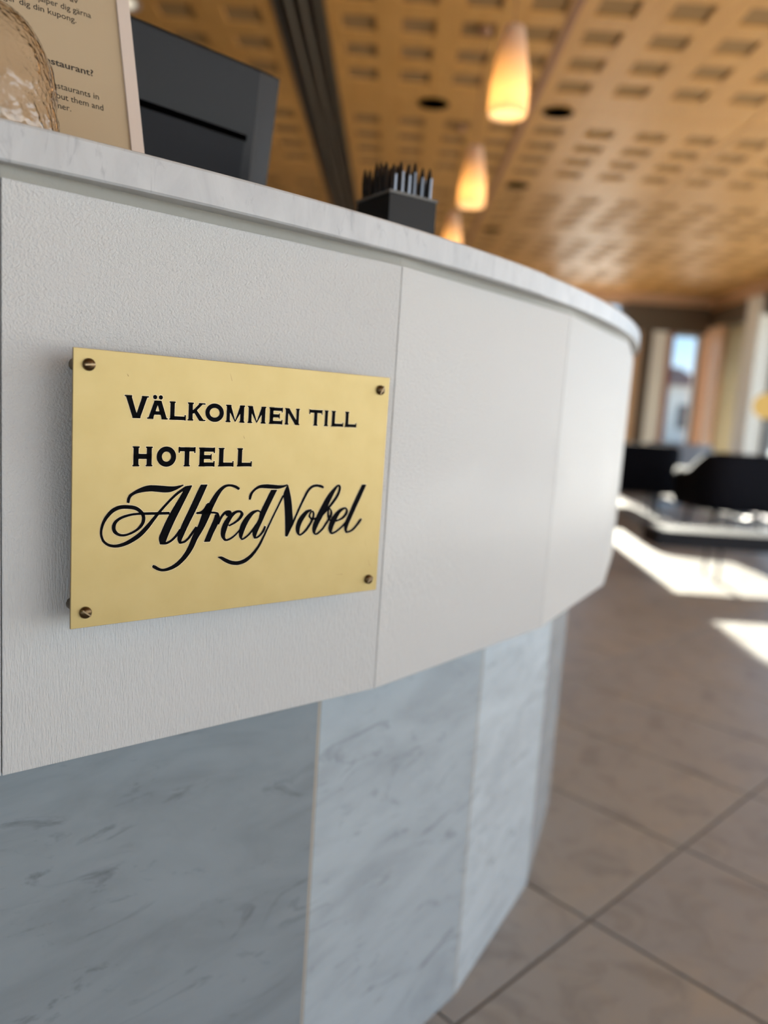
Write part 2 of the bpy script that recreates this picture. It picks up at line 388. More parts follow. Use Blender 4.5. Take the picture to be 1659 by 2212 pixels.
# right wall
structure(boxo('wall_right', M_tanwood, XR, XR + .25, YB, YF, 2.42, ZC + .2))
structure(boxo('trim_5', M_tanwood, XR - .05, XR + .22, 9.78, 10.12, 0, 2.20))
structure(boxo('trim_6', M_white, XR - .10, XR + .20, 8.74, 9.08, 0, 2.42))
def window_x(name, y0, y1, z0, z1, x, fm):
    f = MB(); t = .05
    f.box(x, x + .08, y0, y0 + t, z0, z1); f.box(x, x + .08, y1 - t, y1, z0, z1); f.box(x, x + .08, y0 + t, y1 - t, z1 - t, z1); f.box(x, x + .08, y0 + t, y1 - t, z0, z0 + t)
    o = structure(f.build(name, fm)); boxo('pane', M_pane, x + .037, x + .043, y0 + t, y1 - t, z0 + t, z1 - t, o); return o
window_x('window_3', 9.08, 9.78, 0, 2.20, XR + .10, M_win)
yy = 8.74; n = 4
while yy > YB + 0.2:
    y0 = max(YB, yy - 2.15); window_x('window_%d' % n, y0, yy, 0, 2.42, XR + .10, M_win); n += 1; yy = y0
structure(boxo('wall_back', M_wall, XL, XR, YB - .2, YB, 2.42, ZC + .2))
xx = XL
while xx < XR - 0.2:
    x1 = min(XR, xx + 2.28); window_y('window_%d' % n, xx, x1, 0, 2.42, YB - .14, M_win); n += 1; xx = x1
# cream curtain in folds inside the narrow right window
cu = MB(); K = 60
for i in range(K + 1):
    t = i / K; y = 9.06 + 0.74 * t; x = XR + 0.02 + 0.03 * math.sin(t * 2 * math.pi * 9)
    cu.v += [(x, y, 0.02), (x, y, 2.18), (x + .004, y, 0.02), (x + .004, y, 2.18)]
for i in range(K):
    b = i * 4
    cu.face([b, b + 4, b + 5, b + 1], 0, True); cu.face([b + 2, b + 3, b + 7, b + 6], 0, True)
    cu.face([b + 1, b + 5, b + 7, b + 3]); cu.face([b, b + 2, b + 6, b + 4])
cu.face([0, 1, 3, 2]); cu.face([K * 4, K * 4 + 2, K * 4 + 3, K * 4 + 1])
tag(fixnormals(cu.build('curtain', M_cream)), 'cream curtain hanging in folds between the tan post and white column', 'curtain')

# outside
gm = MB(); gm.box(-60, 90, -60, 120, -0.35, -0.16); structure(gm.build('ground_outside', M_ground))
def building(x, y, wd, dp, ht, m, rm, label, n_w, fl):
    t = empty('building', (x, y, -0.15)); tag(t, label, 'building', 'buildings across the street')
    boxo('wall', m, 0, wd, 0, dp, 0, ht, t)
    r = MB(); r.hexa([(-.3, -.3, ht), (wd + .3, -.3, ht), (wd + .3, dp + .3, ht), (-.3, dp + .3, ht), (.6, dp * .4, ht + 1.3), (wd - .6, dp * .4, ht + 1.3), (wd - .6, dp * .6, ht + 1.3), (.6, dp * .6, ht + 1.3)]); r.build('roof', rm, t)
    for j in range(fl):
        for i in range(n_w):
            cx = wd * (i + .5) / n_w; z = 0.9 + j * 2.8
            boxo('window', M_wdark, cx - .5, cx + .5, -.05, .02, z, z + 1.4, t)
    return t
building(10, 46, 8.5, 8, 3.4, M_facade, M_roof, 'low cream building outside, left through the far window', 4, 1)
building(19.6, 52, 9, 8, 2.6, M_facade2, M_roof, 'long low brown building outside, right through the far window', 4, 1)
# yellow lamp globe seen by the right window
t = empty('table_lamp', (3.80, 7.90, 0)); tag(t, 'glowing yellow globe lamp on a slim stand by the right window', 'lamp')
b = MB(); b.lathe([(0.001, 0), (0.13, 0), (0.13, 0.015), (0.02, 0.03), (0.012, 0.05), (0.012, 1.02), (0.03, 1.03), (0.03, 1.05), (0.001, 1.05)], 20); b.build('stand', M_legs, t)
b = MB(); b.lathe([(0.002 + 0.13 * math.sin(a), 1.18 - 0.13 * math.cos(a)) for a in [i * math.pi / 12 for i in range(13)]], 24); b.build('globe', emit('yellow globe glass', (0.95, 0.62, 0.20), 0.75), t)

# ------------------------------------------------------------------ reception counter
RR, T0, DT = 1.99513, -0.963707, 0.1830432
RB = RR - 0.62 * 0.138
ZP0, ZP1, ZT0, ZT1 = 0.6272, 1.063, 1.0722, 1.0996
def PV(k, r, z): a = T0 + DT * k; return Vector((CX + r * math.cos(a), CY + r * math.sin(a), z))
counter = empty('reception_counter', (CX, CY, 0))
tag(counter, 'curved faceted reception counter, white boards above grey marble', 'counter')
K0, K1 = -5, 9
def shifted(vs): return [(v[0] - CX, v[1] - CY, v[2]) for v in vs]
def facet(name, m, k, ro, ri, z0, z1, gap, bevel=0):
    a, b = PV(k, ro, 0), PV(k + 1, ro, 0); c, d = PV(k + 1, ri, 0), PV(k, ri, 0)
    t = (b - a).normalized() * gap / 2; a, b, c, d = a + t, b - t, c - t, d + t
    q = MB(); q.hexa(shifted([(v.x, v.y, z0) for v in (a, b, c, d)] + [(v.x, v.y, z1) for v in (a, b, c, d)])); return q.build(name, m, counter, bevel)
for k in range(K0, K1):
    facet('front_panel', M_paint, k, RR, RR - 0.022, ZP0, ZP1, 0.0008, 0.0008)
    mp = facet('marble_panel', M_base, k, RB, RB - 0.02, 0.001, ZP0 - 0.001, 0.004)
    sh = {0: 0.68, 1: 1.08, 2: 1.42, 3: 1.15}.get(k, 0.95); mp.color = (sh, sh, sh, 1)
    facet('batten', M_batten, k, RR - 0.003, RR - 0.03, ZP1, ZT0, 0.0002)
def ring(name, m, ro, ri, z0, z1, ka=K0, kb=K1, n=None, bevel=0, parent=counter):
    q = MB(); n = n or (kb - ka)
    for i in range(n + 1):
        k = ka + (kb - ka) * i / n
        q.v += shifted([PV(k, ro, z0), PV(k, ro, z1), PV(k, ri, z1), PV(k, ri, z0)])
    for i in range(n):
        b = 4 * i
        for j in range(4): q.face([b + j, b + 4 + j, b + 4 + (j + 1) % 4, b + (j + 1) % 4], 0, False)
    q.face([0, 1, 2, 3]); q.face([4 * n + 3, 4 * n + 2, 4 * n + 1, 4 * n])
    return fixnormals(q.build(name, m, parent, bevel))
ring('grout', M_grout, RB - 0.0006, RB - 0.012, 0.002, ZP0 - .002)
ring('carcass', M_core, RB - 0.021, RB - 0.11, 0.0, ZT0 - .012)
ring('soffit', M_paint, RR - 0.023, RB - 0.02, ZP0 + 0.001, ZP0 + 0.016)
ring('desk_top', M_desk, RB - 0.145, RB - 0.90, 0.715, 0.745)
ring('desk_panel', M_core, RB - 0.86, RB - 0.88, 0.0, 0.714)
# countertop: two slabs of marble butted together
ctop = empty('countertop', (CX, CY, ZT0)); tag(ctop, 'white veined marble countertop along the curved reception counter', 'countertop')
RT = RR + 0.007
def slab(k0, k1, ro, n):
    q = MB(); ri = RR - 0.215
    prof = [(ro - .0015, ZT0), (ro, ZT0 + .0015), (ro, ZT1 - .0025), (ro - .0008, ZT1 - .0008), (ro - .0025, ZT1), (ri, ZT1), (ri, ZT0)]
    for i in range(n + 1):
        k = k0 + (k1 - k0) * i / n
        for r, z in prof: v = PV(k, r, z); q.v.append((v.x - CX, v.y - CY, v.z - ZT0))
    L = len(prof)
    for i in range(n):
        for j in range(L): q.face([i * L + j, (i + 1) * L + j, (i + 1) * L + (j + 1) % L, i * L + (j + 1) % L])
    q.face(list(range(L))); q.face([n * L + j for j in reversed(range(L))])
    o = q.build('marble_slab', M_top, ctop); fixnormals(o); return o
KJ = (-0.6485 - T0) / DT
slab(K0, KJ - 0.0015, RT, 260); slab(KJ + 0.0015, K1, RT - 0.0022, 260)

# ------------------------------------------------------------------ brass plaque on the front board
AM = T0 + DT / 2
PN = Vector((math.cos(AM), math.sin(AM), 0)); PD = Vector((-PN.y, PN.x, 0)); D0 = -0.5991079; STAND = 0.030
plaque = empty('brass_plaque')
tag(plaque, 'gold brass welcome plaque with black lettering, screwed to the white counter', 'plaque')
org = PN * (D0 + STAND) + PD * 0.328 + Vector((0, 0, 0.925 - 0.0764))
plaque.matrix_world = Matrix(((PD.x, 0, PN.x, org.x), (PD.y, 0, PN.y, org.y), (0, 1, 0, org.z), (0, 0, 0, 1)))   # local x right, y up, z out of the board
PW, PH = 0.2930, 0.2066
pl = MB(); pl.box(-PW / 2, PW / 2, -PH / 2, PH / 2, -0.0022, 0); pl.m = [1, 0, 1, 1, 1, 1]
o = pl.build('plate', [M_brass, M_brassedge], plaque, 0.0003)
for sx, sy, ang in ((-135.6, 92.0, 0.1), (135.3, 91.0, 1.0), (135.4, -91.5, 0.5), (-135.8, -91.5, -0.6)):
    q = MB(); r = 0.0045
    prof = [(r, 0.0002), (r, 0.0012), (r * .94, 0.0022), (r * .75, 0.0031), (r * .45, 0.0037), (0.00005, 0.0039)]
    q.lathe(prof, 28); sc = q.build('screw', M_screw, plaque, 0, (sx / 1000, sy / 1000, 0))
    sl_ = MB(); c, s_ = math.cos(ang), math.sin(ang); h_, l_ = 0.00055, 0.0043
    pts = [(-l_, -h_), (l_, -h_), (l_, h_), (-l_, h_)]
    pts = [(a * c - b * s_, a * s_ + b * c) for a, b in pts]
    sl_.hexa([(a, b, 0.0014) for a, b in pts] + [(a * .86, b, 0.0040) for a, b in pts]); sl_.build('slot', M_slot, sc)
    q = MB(); q.tube((0, 0, -0.0022), (0, 0, -STAND + 0.0002), 0.0048, 20); q.build('spacer', M_spacer, plaque, 0, (sx / 1000, sy / 1000, 0))

def grow(q, e):
    q = [Vector((x, y)) for x, y in q]
    ar = sum(q[i].x * q[(i + 1) % len(q)].y - q[(i + 1) % len(q)].x * q[i].y for i in range(len(q)))
    if ar < 0: q.reverse()
    n = len(q); out = []
    for i in range(n):
        a, b, c = q[i - 1], q[i], q[(i + 1) % n]
        d1, d2 = (b - a), (c - b)
        if d1.length < 1e-6 or d2.length < 1e-6: out.append(b + ((b - a) + (b - c)).normalized() * e if (d1.length + d2.length) > 1e-6 else b); continue
        n1 = Vector((d1.y, -d1.x)).normalized(); n2 = Vector((d2.y, -d2.x)).normalized()
        s = n1 + n2; d = max(0.5, 1 + n1.dot(n2)); out.append(b + s * e / d)
    return out
def inlay(name, polys, rim=0.30):
    m = MB()
    for p in polys:
        q = grow(p, 0); m.poly([(v.x / 1000, v.y / 1000, 0.00024) for v in q], 0)
        q = grow(p, rim); m.poly([(v.x / 1000, v.y / 1000, 0.00012) for v in q], 1)
    return m.build(name, [M_ink, M_rim], plaque)
def R4(x0, y0, x1, y1): return [(x0, y0), (x1, y0), (x1, y1), (x0, y1)]
def bar(a, b, w0, w1=None):   # slanted bar with horizontal ends
    w1 = w1 or w0; return [(a[0] - w0 / 2, a[1]), (a[0] + w0 / 2, a[1]), (b[0] + w1 / 2, b[1]), (b[0] - w1 / 2, b[1])]
SW, SH = 0.75, 1.15
def stem(x, w, y0, y1, top=True, bot=True):
    r = [R4(x, y0, x + w, y1)]
    if top: r.append(R4(x - SW, y1 - SH, x + w + SW, y1))
    if bot: r.append(R4(x - SW, y0, x + w + SW, y0 + SH))
    return r
def glyph(ch, x0, x1, y0, y1, w):
    H = y1 - y0; t = w * 0.82; c = (x0 + x1) / 2; P = []
    if ch == 'I': P += stem(x0 + SW, x1 - x0 - 2 * SW, y0, y1)
    if ch in 'LEH':
        P += stem(x0 + SW, w, y0, y1, True, True)
    if ch == 'L': P += [R4(x0 + SW, y0, x1, y0 + t), R4(x1 - SH, y0 - .3, x1, y0 + t + 1.3)]
    if ch == 'E':
        P += [R4(x0 + SW, y0, x1, y0 + t), R4(x1 - SH, y0 - .3, x1, y0 + t + 1.2), R4(x0 + SW, y1 - t, x1, y1), R4(x1 - SH, y1 - t - 1.2, x1, y1 + .3),
              R4(x0 + SW, y0 + H * .5 - t / 2, x1 - 2.8, y0 + H * .5 + t / 2), R4(x1 - 2.8 - SH * .8, y0 + H * .5 - t / 2 - 1, x1 - 2.8, y0 + H * .5 + t / 2 + 1)]
    if ch == 'H': P += stem(x1 - SW - w, w, y0, y1) + [R4(x0 + SW, y0 + H * .5 - t * .6, x1 - SW, y0 + H * .5 + t * .6)]
    if ch == 'T': P += stem(c - w / 2, w, y0, y1, False, True) + [R4(x0, y1 - t, x1, y1), R4(x0, y1 - t - 1.3, x0 + SH, y1 + .3), R4(x1 - SH, y1 - t - 1.3, x1, y1 + .3)]
    if ch == 'O':
        n = 40; rx, ry = (x1 - x0) / 2, H / 2 + .35; cy = (y0 + y1) / 2
        for i in range(n):
            a, b = 2 * math.pi * i / n, 2 * math.pi * (i + 1) / n
            P.append([(c + rx * math.cos(a), cy + ry * math.sin(a)), (c + rx * math.cos(b), cy + ry * math.sin(b)),
                      (c + (rx - w * 1.05) * math.cos(b), cy + (ry - w * 1.0) * math.sin(b)), (c + (rx - w * 1.05) * math.cos(a), cy + (ry - w * 1.0) * math.sin(a))])
    if ch == 'V':
        P += [bar((c - .9, y0 + .3), (x0 + 3.0, y1), w * 1.05, w * 1.15), bar((c + .9, y0 + .3), (x1 - 3.0, y1), w * 1.0, w * 1.1),
              R4(x0, y1 - SH, x0 + 6, y1), R4(x1 - 5.6, y1 - SH, x1, y1), R4(c - 3.2, y0, c + 3.2, y0 + SH)]
    if ch == 'A':
        P += [bar((x0 + 2.7, y0), (c - .8, y1), w * 1.0, w * .95), bar((x1 - 2.7, y0), (c + .8, y1), w * 1.1, w * 1.05), R4(c - 2.9, y1 - SH, c + 2.9, y1),
              R4(x0, y0, x0 + 5.2, y0 + SH), R4(x1 - 5.2, y0, x1, y0 + SH), R4(x0 + 4, y0 + 3.3, x1 - 4, y0 + 3.3 + t * .85)]
    if ch == 'K':
        P += stem(x0 + SW, w, y0, y1)
        P += [bar((x0 + SW + w * .8, y0 + H * .40), (x1 - 3.4, y1), w * .9, w * .95), bar((x1 - 3.2, y0), (x0 + SW + w + 1.5, y0 + H * .60), w * 1.25, w * 1.05),
              R4(x1 - 6.2, y1 - SH, x1 - .3, y1), R4(x1 - 5.6, y0, x1, y0 + SH)]
    if ch == 'M':
        P += stem(x0 + SW, w * .88, y0, y1, False, True) + stem(x1 - SW - w, w, y0, y1, False, True)
        P += [bar((c, y0 + .6), (x0 + SW + 1.6, y1), .9, w * 1.2), bar((c, y0 + .6), (x1 - SW - 1.6, y1), .9, w * 1.15), R4(x0, y1 - SH, x0 + 5, y1), R4(x1 - 5, y1 - SH, x1, y1)]
    if ch == 'N':
        P += stem(x0 + SW, w * .8, y0, y1, False, True) + stem(x1 - SW - w * .8, w * .8, y0, y1, True, True)
        P += [bar((x1 - SW - 1.6, y0), (x0 + SW + 1.6, y1), w * 1.15), R4(x0, y1 - SH, x0 + 4.8, y1), R4(x1 - 4.9, y0, x1, y0 + SH)]
    return P
W1, W2 = 3.6, 4.1
for ch, x0, x1 in (('V', -109.2, -90.3), ('A', -91.5, -74.8), ('L', -73.7, -59.9), ('K', -58.5, -43.0), ('O', -43.3, -26.9), ('M', -25.2, -7.6), ('M', -5.0, 12.7), ('E', 15.5, 29.1), ('N', 31.2, 46.6), ('T', 56.4, 70.6), ('I', 72.6, 77.5), ('L', 80.4, 94.3), ('L', 95.7, 109.5)):
    P = glyph(ch, x0, x1, 55.0, 72.1 if ch == 'V' else 69.2, W1 * (1.12 if ch in 'VA' else 1))
    if ch == 'A':
        for dx in (-85.4, -80.9):
            n = 20; P.append([(dx + 1.75 * math.cos(2 * math.pi * i / n), 71.7 + 1.75 * math.sin(2 * math.pi * i / n)) for i in range(n)])
    inlay('letter', P)
for ch, x0, x1 in (('H', -102.2, -86.2), ('O', -83.1, -67.0), ('T', -65.1, -50.7), ('E', -47.9, -33.6), ('L', -30.6, -16.3), ('L', -13.4, 0.9)):
    inlay('letter', glyph(ch, x0, x1, 18.6, 33.9, W2))
STROKES = [
[(-105.8,-9.1,-103.78,-9.88),(-105.83,-7.3,-103.35,-7.36),(-105.39,-5.21,-102.78,-5.57),(-103.93,-2.84,-101.59,-4.1),(-100.93,-0.8,-98.93,-2.65),(-97.3,1.24,-95.38,-1.7),(-93.02,2.98,-91.05,-1.12),(-88.68,3.95,-86.67,-0.9),(-83.64,3.93,-82.24,-1.3),(-77.26,3.47,-77.11,-1.89),(-72.08,2.96,-71.94,-1.88),(-67.52,2.89,-67.42,-0.53),(-63.59,3.46,-63.52,1.27),(-60.17,4.03,-59.75,3.53)],
[(-52.82,2.93,-52.98,3.42),(-57.13,1.11,-58,2.85),(-60.12,-0.97,-61.54,0.91),(-64.62,-3.91,-66.11,-2.24),(-69.71,-8.36,-71.23,-6.91),(-74.73,-13.47,-76.3,-12.08),(-78.99,-18.34,-80.79,-16.83),(-83.11,-23.58,-85.33,-21.77),(-87.81,-29.79,-90.43,-27.47),(-93.4,-35.59,-95.86,-32.79),(-99.16,-39.36,-101.08,-36.36),(-104.93,-42.01,-106.23,-39.14),(-110.7,-43.38,-111.3,-40.73),(-115.88,-43.29,-115.7,-40.9),(-120.46,-41.54,-119.48,-39.7),(-124.08,-38.05,-122.43,-37.03),(-125.76,-33.2,-123.81,-33),(-125.77,-28.4,-123.7,-28.89),(-124.31,-22.8,-122.06,-23.95),(-121.45,-17.81,-119.22,-19.69),(-117.17,-13.43,-115.38,-16.05),(-111.34,-11.01,-110.58,-14.06),(-104.91,-10.99,-104.97,-14),(-99.01,-11.97,-99.85,-14.84),(-94.76,-14.5,-96.6,-16.69),(-91.87,-18.07,-94.37,-19.17),(-90.88,-22.5,-93.69,-22.16),(-92.42,-27.29,-94.7,-25.84),(-96.52,-31.22,-97.88,-29.52),(-101.68,-33.84,-102.47,-32.12),(-106.78,-35.14,-107.06,-33.32),(-111.49,-34.7,-110.84,-32.67),(-115.61,-32.1,-113.38,-30.44),(-117.06,-27.84,-114.08,-27.99),(-115.79,-23.63,-113.46,-25.11),(-112.65,-20.82,-111.32,-22.75),(-108.19,-18.88,-107.44,-20.83),(-101.97,-17.51,-101.57,-19.43),(-95.71,-17.06,-95.54,-19.01),(-88.17,-17.09,-88.08,-19.31),(-79.92,-17.28,-79.81,-19.51),(-71.19,-17.41,-71.07,-19.67)],
[(-59.2,0.88,-52.36,3.29),(-63.92,-7.18,-56.03,-3.91),(-70.19,-17.32,-61.99,-15.73),(-74.51,-25.59,-66.98,-25.62),(-78.16,-33.86,-70.99,-34.56),(-79.58,-38.47,-73.54,-41.35),(-78.41,-43.43,-73.37,-42.62)],
[(-77.3,-41.43,-77.25,-43.32),(-73.67,-41.7,-73.07,-43.55),(-69.47,-39.71,-68.21,-41.29),(-65.53,-35.83,-63.81,-37.17),(-62.52,-31.46,-61.12,-32.32)],
[(-45.11,4.01,-39.03,3.93),(-48.62,-2.8,-42.1,-2.93),(-54.31,-15.04,-47.84,-15.26),(-60.29,-27.51,-53.9,-27.17),(-63.37,-35.62,-58.32,-36.54),(-63.96,-40.04,-60.5,-41.84),(-62.45,-43.64,-59.44,-43.51)],
[(-62.36,-42.13,-61.91,-43.91),(-58.59,-41.54,-57.66,-43.33),(-55.59,-39.37,-54.06,-40.78),(-52.47,-35.3,-50.66,-36.61),(-48.5,-30.08,-46.78,-31.28)],
[(-10.29,-1.23,-9.29,0.16),(-11.79,-0.7,-10.48,1.27),(-14.07,0.49,-13.04,2.7),(-16.9,1.58,-16.54,3.68),(-20.17,1.9,-20.53,3.84),(-23.19,0.84,-24.62,2.95),(-26.09,-1.89,-28.63,0.24),(-28.49,-5.57,-32.02,-3.39),(-30.95,-10.19,-35.25,-7.88),(-33.74,-15.79,-38.56,-13.21),(-36.59,-21.15,-41.81,-18.27)],
[(-33.22,-13.22,-38.44,-11),(-35.62,-20.89,-42.47,-17.99),(-41.13,-32.19,-46.54,-29.56),(-46.27,-40.61,-51.14,-38.07),(-50.38,-49.04,-54.66,-46.6),(-55.76,-56.24,-59,-53.56),(-62.48,-61.94,-64.7,-59.12),(-69.23,-64.76,-70.4,-62.05),(-75.28,-65.35,-75.46,-63.05),(-79.71,-64.19,-78.89,-61.88),(-82.89,-62.38,-81.62,-60.04),(-84.62,-60.91,-83.8,-59.29)],
[(-48.41,-18.57,-48.35,-20.24),(-44.66,-17.94,-43.88,-20.41),(-41.97,-15.78,-40.41,-20.55),(-39.35,-11.68,-37.61,-20.66)],
[(-37.26,-18.48,-37.19,-20.15),(-34.73,-18.58,-34.7,-20.25),(-31.52,-18.76,-31.84,-20.48),(-28.35,-20.01,-30.37,-21.27),(-27.09,-23.18,-30.39,-23.57)],
[(-31.63,-20.93,-27.27,-22.03),(-32.51,-24.38,-27.59,-26.7),(-34.82,-29.64,-29.21,-30.85),(-38.06,-36.93,-32.27,-36.78),(-40.81,-43.67,-35.29,-43.87)],
[(-29.45,-29.06,-27.54,-29.89),(-27.41,-24.12,-25.38,-25.17),(-24.88,-20.57,-23.05,-22.07),(-22.07,-18.5,-20.87,-20.56),(-19.06,-17.98,-18.74,-20.34),(-17.04,-18.66,-17.11,-20.07)],
[(-21.5,-18.73,-22.44,-21.05),(-19.45,-18.34,-20.81,-22.99),(-17.37,-18.55,-18.75,-22.61),(-16.28,-19.63,-16.51,-20.33)],
[(-19.09,-30.53,-18.2,-32),(-14.37,-28.29,-13.18,-29.96),(-10.56,-25.62,-8.79,-27.28),(-8.39,-22.6,-5.73,-24.03),(-7.96,-21.41,-5.08,-20.95),(-8.46,-20.58,-7.81,-18.52),(-11.13,-20.62,-12,-18.52),(-13.99,-22.65,-16.32,-20.3),(-16.79,-26.42,-20.48,-24),(-19.19,-31.11,-23.89,-28.98),(-20.65,-35.55,-25.64,-34.29),(-21.55,-39.43,-25.39,-39.84),(-20.71,-42.07,-21.82,-43.9),(-18.29,-42,-17.49,-43.62),(-13.88,-39.65,-12.69,-40.97),(-9.89,-36.07,-8.56,-37.15),(-6.73,-32.56,-5.67,-33.3)],
[(11.15,-21.68,12.17,-20.62),(9.4,-20.34,9.91,-18.9),(7.58,-20.56,6.81,-18.7),(4.63,-22.47,2.31,-19.99),(1.31,-26.6,-2.62,-23.91),(-1.61,-31.85,-6.72,-29.41),(-3.56,-36.57,-8.56,-35.07),(-5.05,-40.64,-8.57,-40.54),(-5.13,-42.48,-5.78,-44.15),(-3.1,-41.57,-2.01,-43),(0.36,-38.94,1.83,-40.23),(3.36,-35.56,5.01,-36.67),(7.06,-30.75,8.47,-31.63)],
[(20.91,-1.47,27.38,-1.59),(16.6,-9.64,22.77,-10.29),(11.08,-20.64,16.71,-22.56),(9.47,-26.89,13.71,-29.03),(5.19,-34.47,10.71,-35.24),(4.36,-39.77,8.16,-41.45),(6.18,-43.53,8.64,-43.43)],
[(5.66,-42.2,6.1,-43.85),(8.94,-41.78,9.91,-43.41),(11.81,-39.66,13.44,-41),(14.12,-36.37,16.33,-37.51),(15.91,-32.74,17.71,-33.45)],
[(-0.26,-9.67,0.91,-9.91),(-0.62,-8.6,1.61,-9.08),(-0.17,-5.44,2.39,-6.34),(1.63,-2.62,3.57,-3.96),(4.97,0.39,6.45,-1.35),(9.52,2.73,10.43,0.01),(15.37,3.36,15.56,-0.31),(21.62,3.08,21.58,-0.7),(27.69,2.46,27.94,-0.97),(32.58,2.27,33.25,0.05),(35.98,2.84,36.62,1.54),(37.57,2.94,37.85,2.39)],
[(34.44,-6.96,32.84,-6.31),(33.05,-10.21,31.15,-9.4),(30.16,-15.79,28.38,-14.99),(25.53,-24.5,23.76,-23.7),(20.99,-33.68,19.12,-32.83),(17.04,-41.89,14.98,-40.92),(13.09,-49.66,10.82,-48.4),(8.99,-55.51,6.65,-53.78),(4.34,-60.47,1.89,-57.95),(-1.74,-64.32,-3.63,-61.03),(-8.77,-65.67,-9.36,-62.06),(-15.31,-64.61,-14.56,-61.2),(-20.99,-62.02,-19.55,-59.1),(-25,-59.29,-24.04,-56.88),(-27.67,-57.61,-27.61,-57.14)],
[(36.14,0.64,38.11,2.78),(33.65,-5.55,40.94,-5.43),(34.65,-12.09,42.62,-12.32),(35.77,-20.86,43.97,-21.16),(36.53,-28.56,44.85,-28.37),(37.03,-35.18,43.58,-34.4),(37.5,-43.59,40.08,-43.91)],
[(39.77,-42.36,40.62,-42.7),(41.54,-36.74,43.36,-37.48),(44.23,-30.6,46.42,-31.5),(47.1,-24.3,49.29,-25.19),(51.09,-15.77,53.4,-16.72),(54.55,-8.82,56.96,-9.89),(58.15,-2.65,60.52,-4.02),(62.25,1.14,63.94,-0.83),(67.44,2.65,67.94,0.2),(72.7,2.16,72.18,-0.35),(75.86,0.87,75.27,-1.18),(76.71,0.11,76.74,-0.46)],
[(64.77,-21.13,64.05,-19.86),(61.03,-23.32,58.66,-20.71),(57.86,-27.14,53.7,-24.41),(54.66,-31.99,49.65,-29.85),(53.01,-36.86,48.04,-35.96),(52.73,-40.32,49.22,-40.92),(52.96,-42.03,52.8,-43.91),(55.61,-40.66,57.22,-42.31),(59.02,-37.25,61.34,-38.8),(62.31,-32.74,64.81,-34.07),(64.69,-28.84,67.27,-29.73),(65.62,-24.73,68.05,-24.88),(65.11,-22.69,66.32,-21.43),(64.58,-23.31,63.19,-22.14),(63.65,-24.92,61.69,-24.37),(63.71,-26.58,61.65,-27.2),(65.31,-28.08,64.59,-29.83),(67.97,-28.04,68.65,-29.82),(71.81,-26.77,72.75,-28.36)],
[(94.2,1.24,93.35,2.21),(92.61,-0.11,90.89,1.34),(90.58,-2.81,87.68,-1.02),(87.6,-7.88,82.98,-5.47),(84.43,-13.89,78.67,-11.23),(80.64,-20.91,74.48,-18.17),(76.98,-27.58,70.83,-24.85),(73.21,-34.02,67.32,-31.72),(70.74,-38.97,66.04,-37.93),(70.09,-41.6,67.12,-42.12),(70.24,-42.52,70.29,-44.23),(72.47,-41.43,74.02,-43.04),(76.41,-38.05,78.52,-39.54),(80.07,-33.27,82.48,-34.63),(82.75,-29.42,85.22,-30.69),(84.64,-26.24,87.6,-27.16),(85.18,-23.07,87.66,-22.9),(84.57,-21.24,84.86,-19.69),(83.98,-22.56,82.09,-22.02),(84.25,-25.96,81.78,-26.06),(85.57,-29.56,83.38,-30.6),(88.16,-31.24,87.33,-32.88),(89.03,-31.43,89.25,-32.59)],
[(93.24,2.04,92.23,0.87),(95.51,0.94,92.91,0.21),(96.1,-2.56,93.16,-2.02),(94.18,-8.32,91.2,-7.07),(89.9,-14.12,87.17,-12.52),(85.25,-19.16,82.78,-17.49),(80.97,-23.27,78.64,-21.66),(77.13,-26.87,75.45,-25.75)],
[(91.51,-31.43,92.43,-33.07),(97.43,-29.41,98.98,-31.35),(100.96,-26.52,103.59,-28.18),(102.98,-23.15,106.01,-23.57),(102.29,-21.41,103.39,-19.61),(100.11,-22.12,98.5,-19.81),(96.67,-25.01,93.12,-22.4),(93.21,-30.7,87.52,-27.9),(90.4,-36.36,84.45,-34.42),(89.07,-40.09,84.03,-39.83),(88.59,-42.35,87.35,-44.42),(91.33,-41.6,92.65,-43.52),(95.92,-39.11,97.59,-40.71),(100.52,-35.47,102.45,-36.88),(104.04,-31.94,105.56,-32.89)],
[(120.41,1.82,125.98,1.74),(115.92,-6.47,122.18,-6.6),(110.21,-17.72,116.75,-17.33),(103.97,-30.92,109.79,-31.46),(102.09,-36.67,106.98,-37.49),(102.72,-41.38,105.86,-41.84),(104.81,-44.25,106.69,-43.35)],
[(103.9,-42.16,104.4,-44.28),(107.95,-41.96,109.01,-44),(111.88,-40.12,113.82,-41.93),(115.62,-36.58,118.03,-38.19),(118.93,-32.52,121.79,-34.28),(121.47,-30.54,123.34,-31.69)]]
def spline(ctrl, n=5):
    out = []
    for i in range(len(ctrl) - 1):
        p0 = ctrl[max(i - 1, 0)]; p1 = ctrl[i]; p2 = ctrl[i + 1]; p3 = ctrl[min(i + 2, len(ctrl) - 1)]
        for k in range(n):
            t = k / n
            out.append([0.5 * (2 * b + (c - a) * t + (2 * a - 5 * b + 4 * c - d) * t * t + (3 * b - a - 3 * c + d) * t ** 3) for a, b, c, d in zip(p0, p1, p2, p3)])
    out.append(ctrl[-1]); return out
polys = []
for st_ in STROKES:
    s_ = spline(st_)
    for a, b in zip(s_, s_[1:]): polys.append([(a[0], a[1]), (b[0], b[1]), (b[2], b[3]), (a[2], a[3])])
tag(inlay('script_lettering', polys, 0.33), 'flowing black script line')
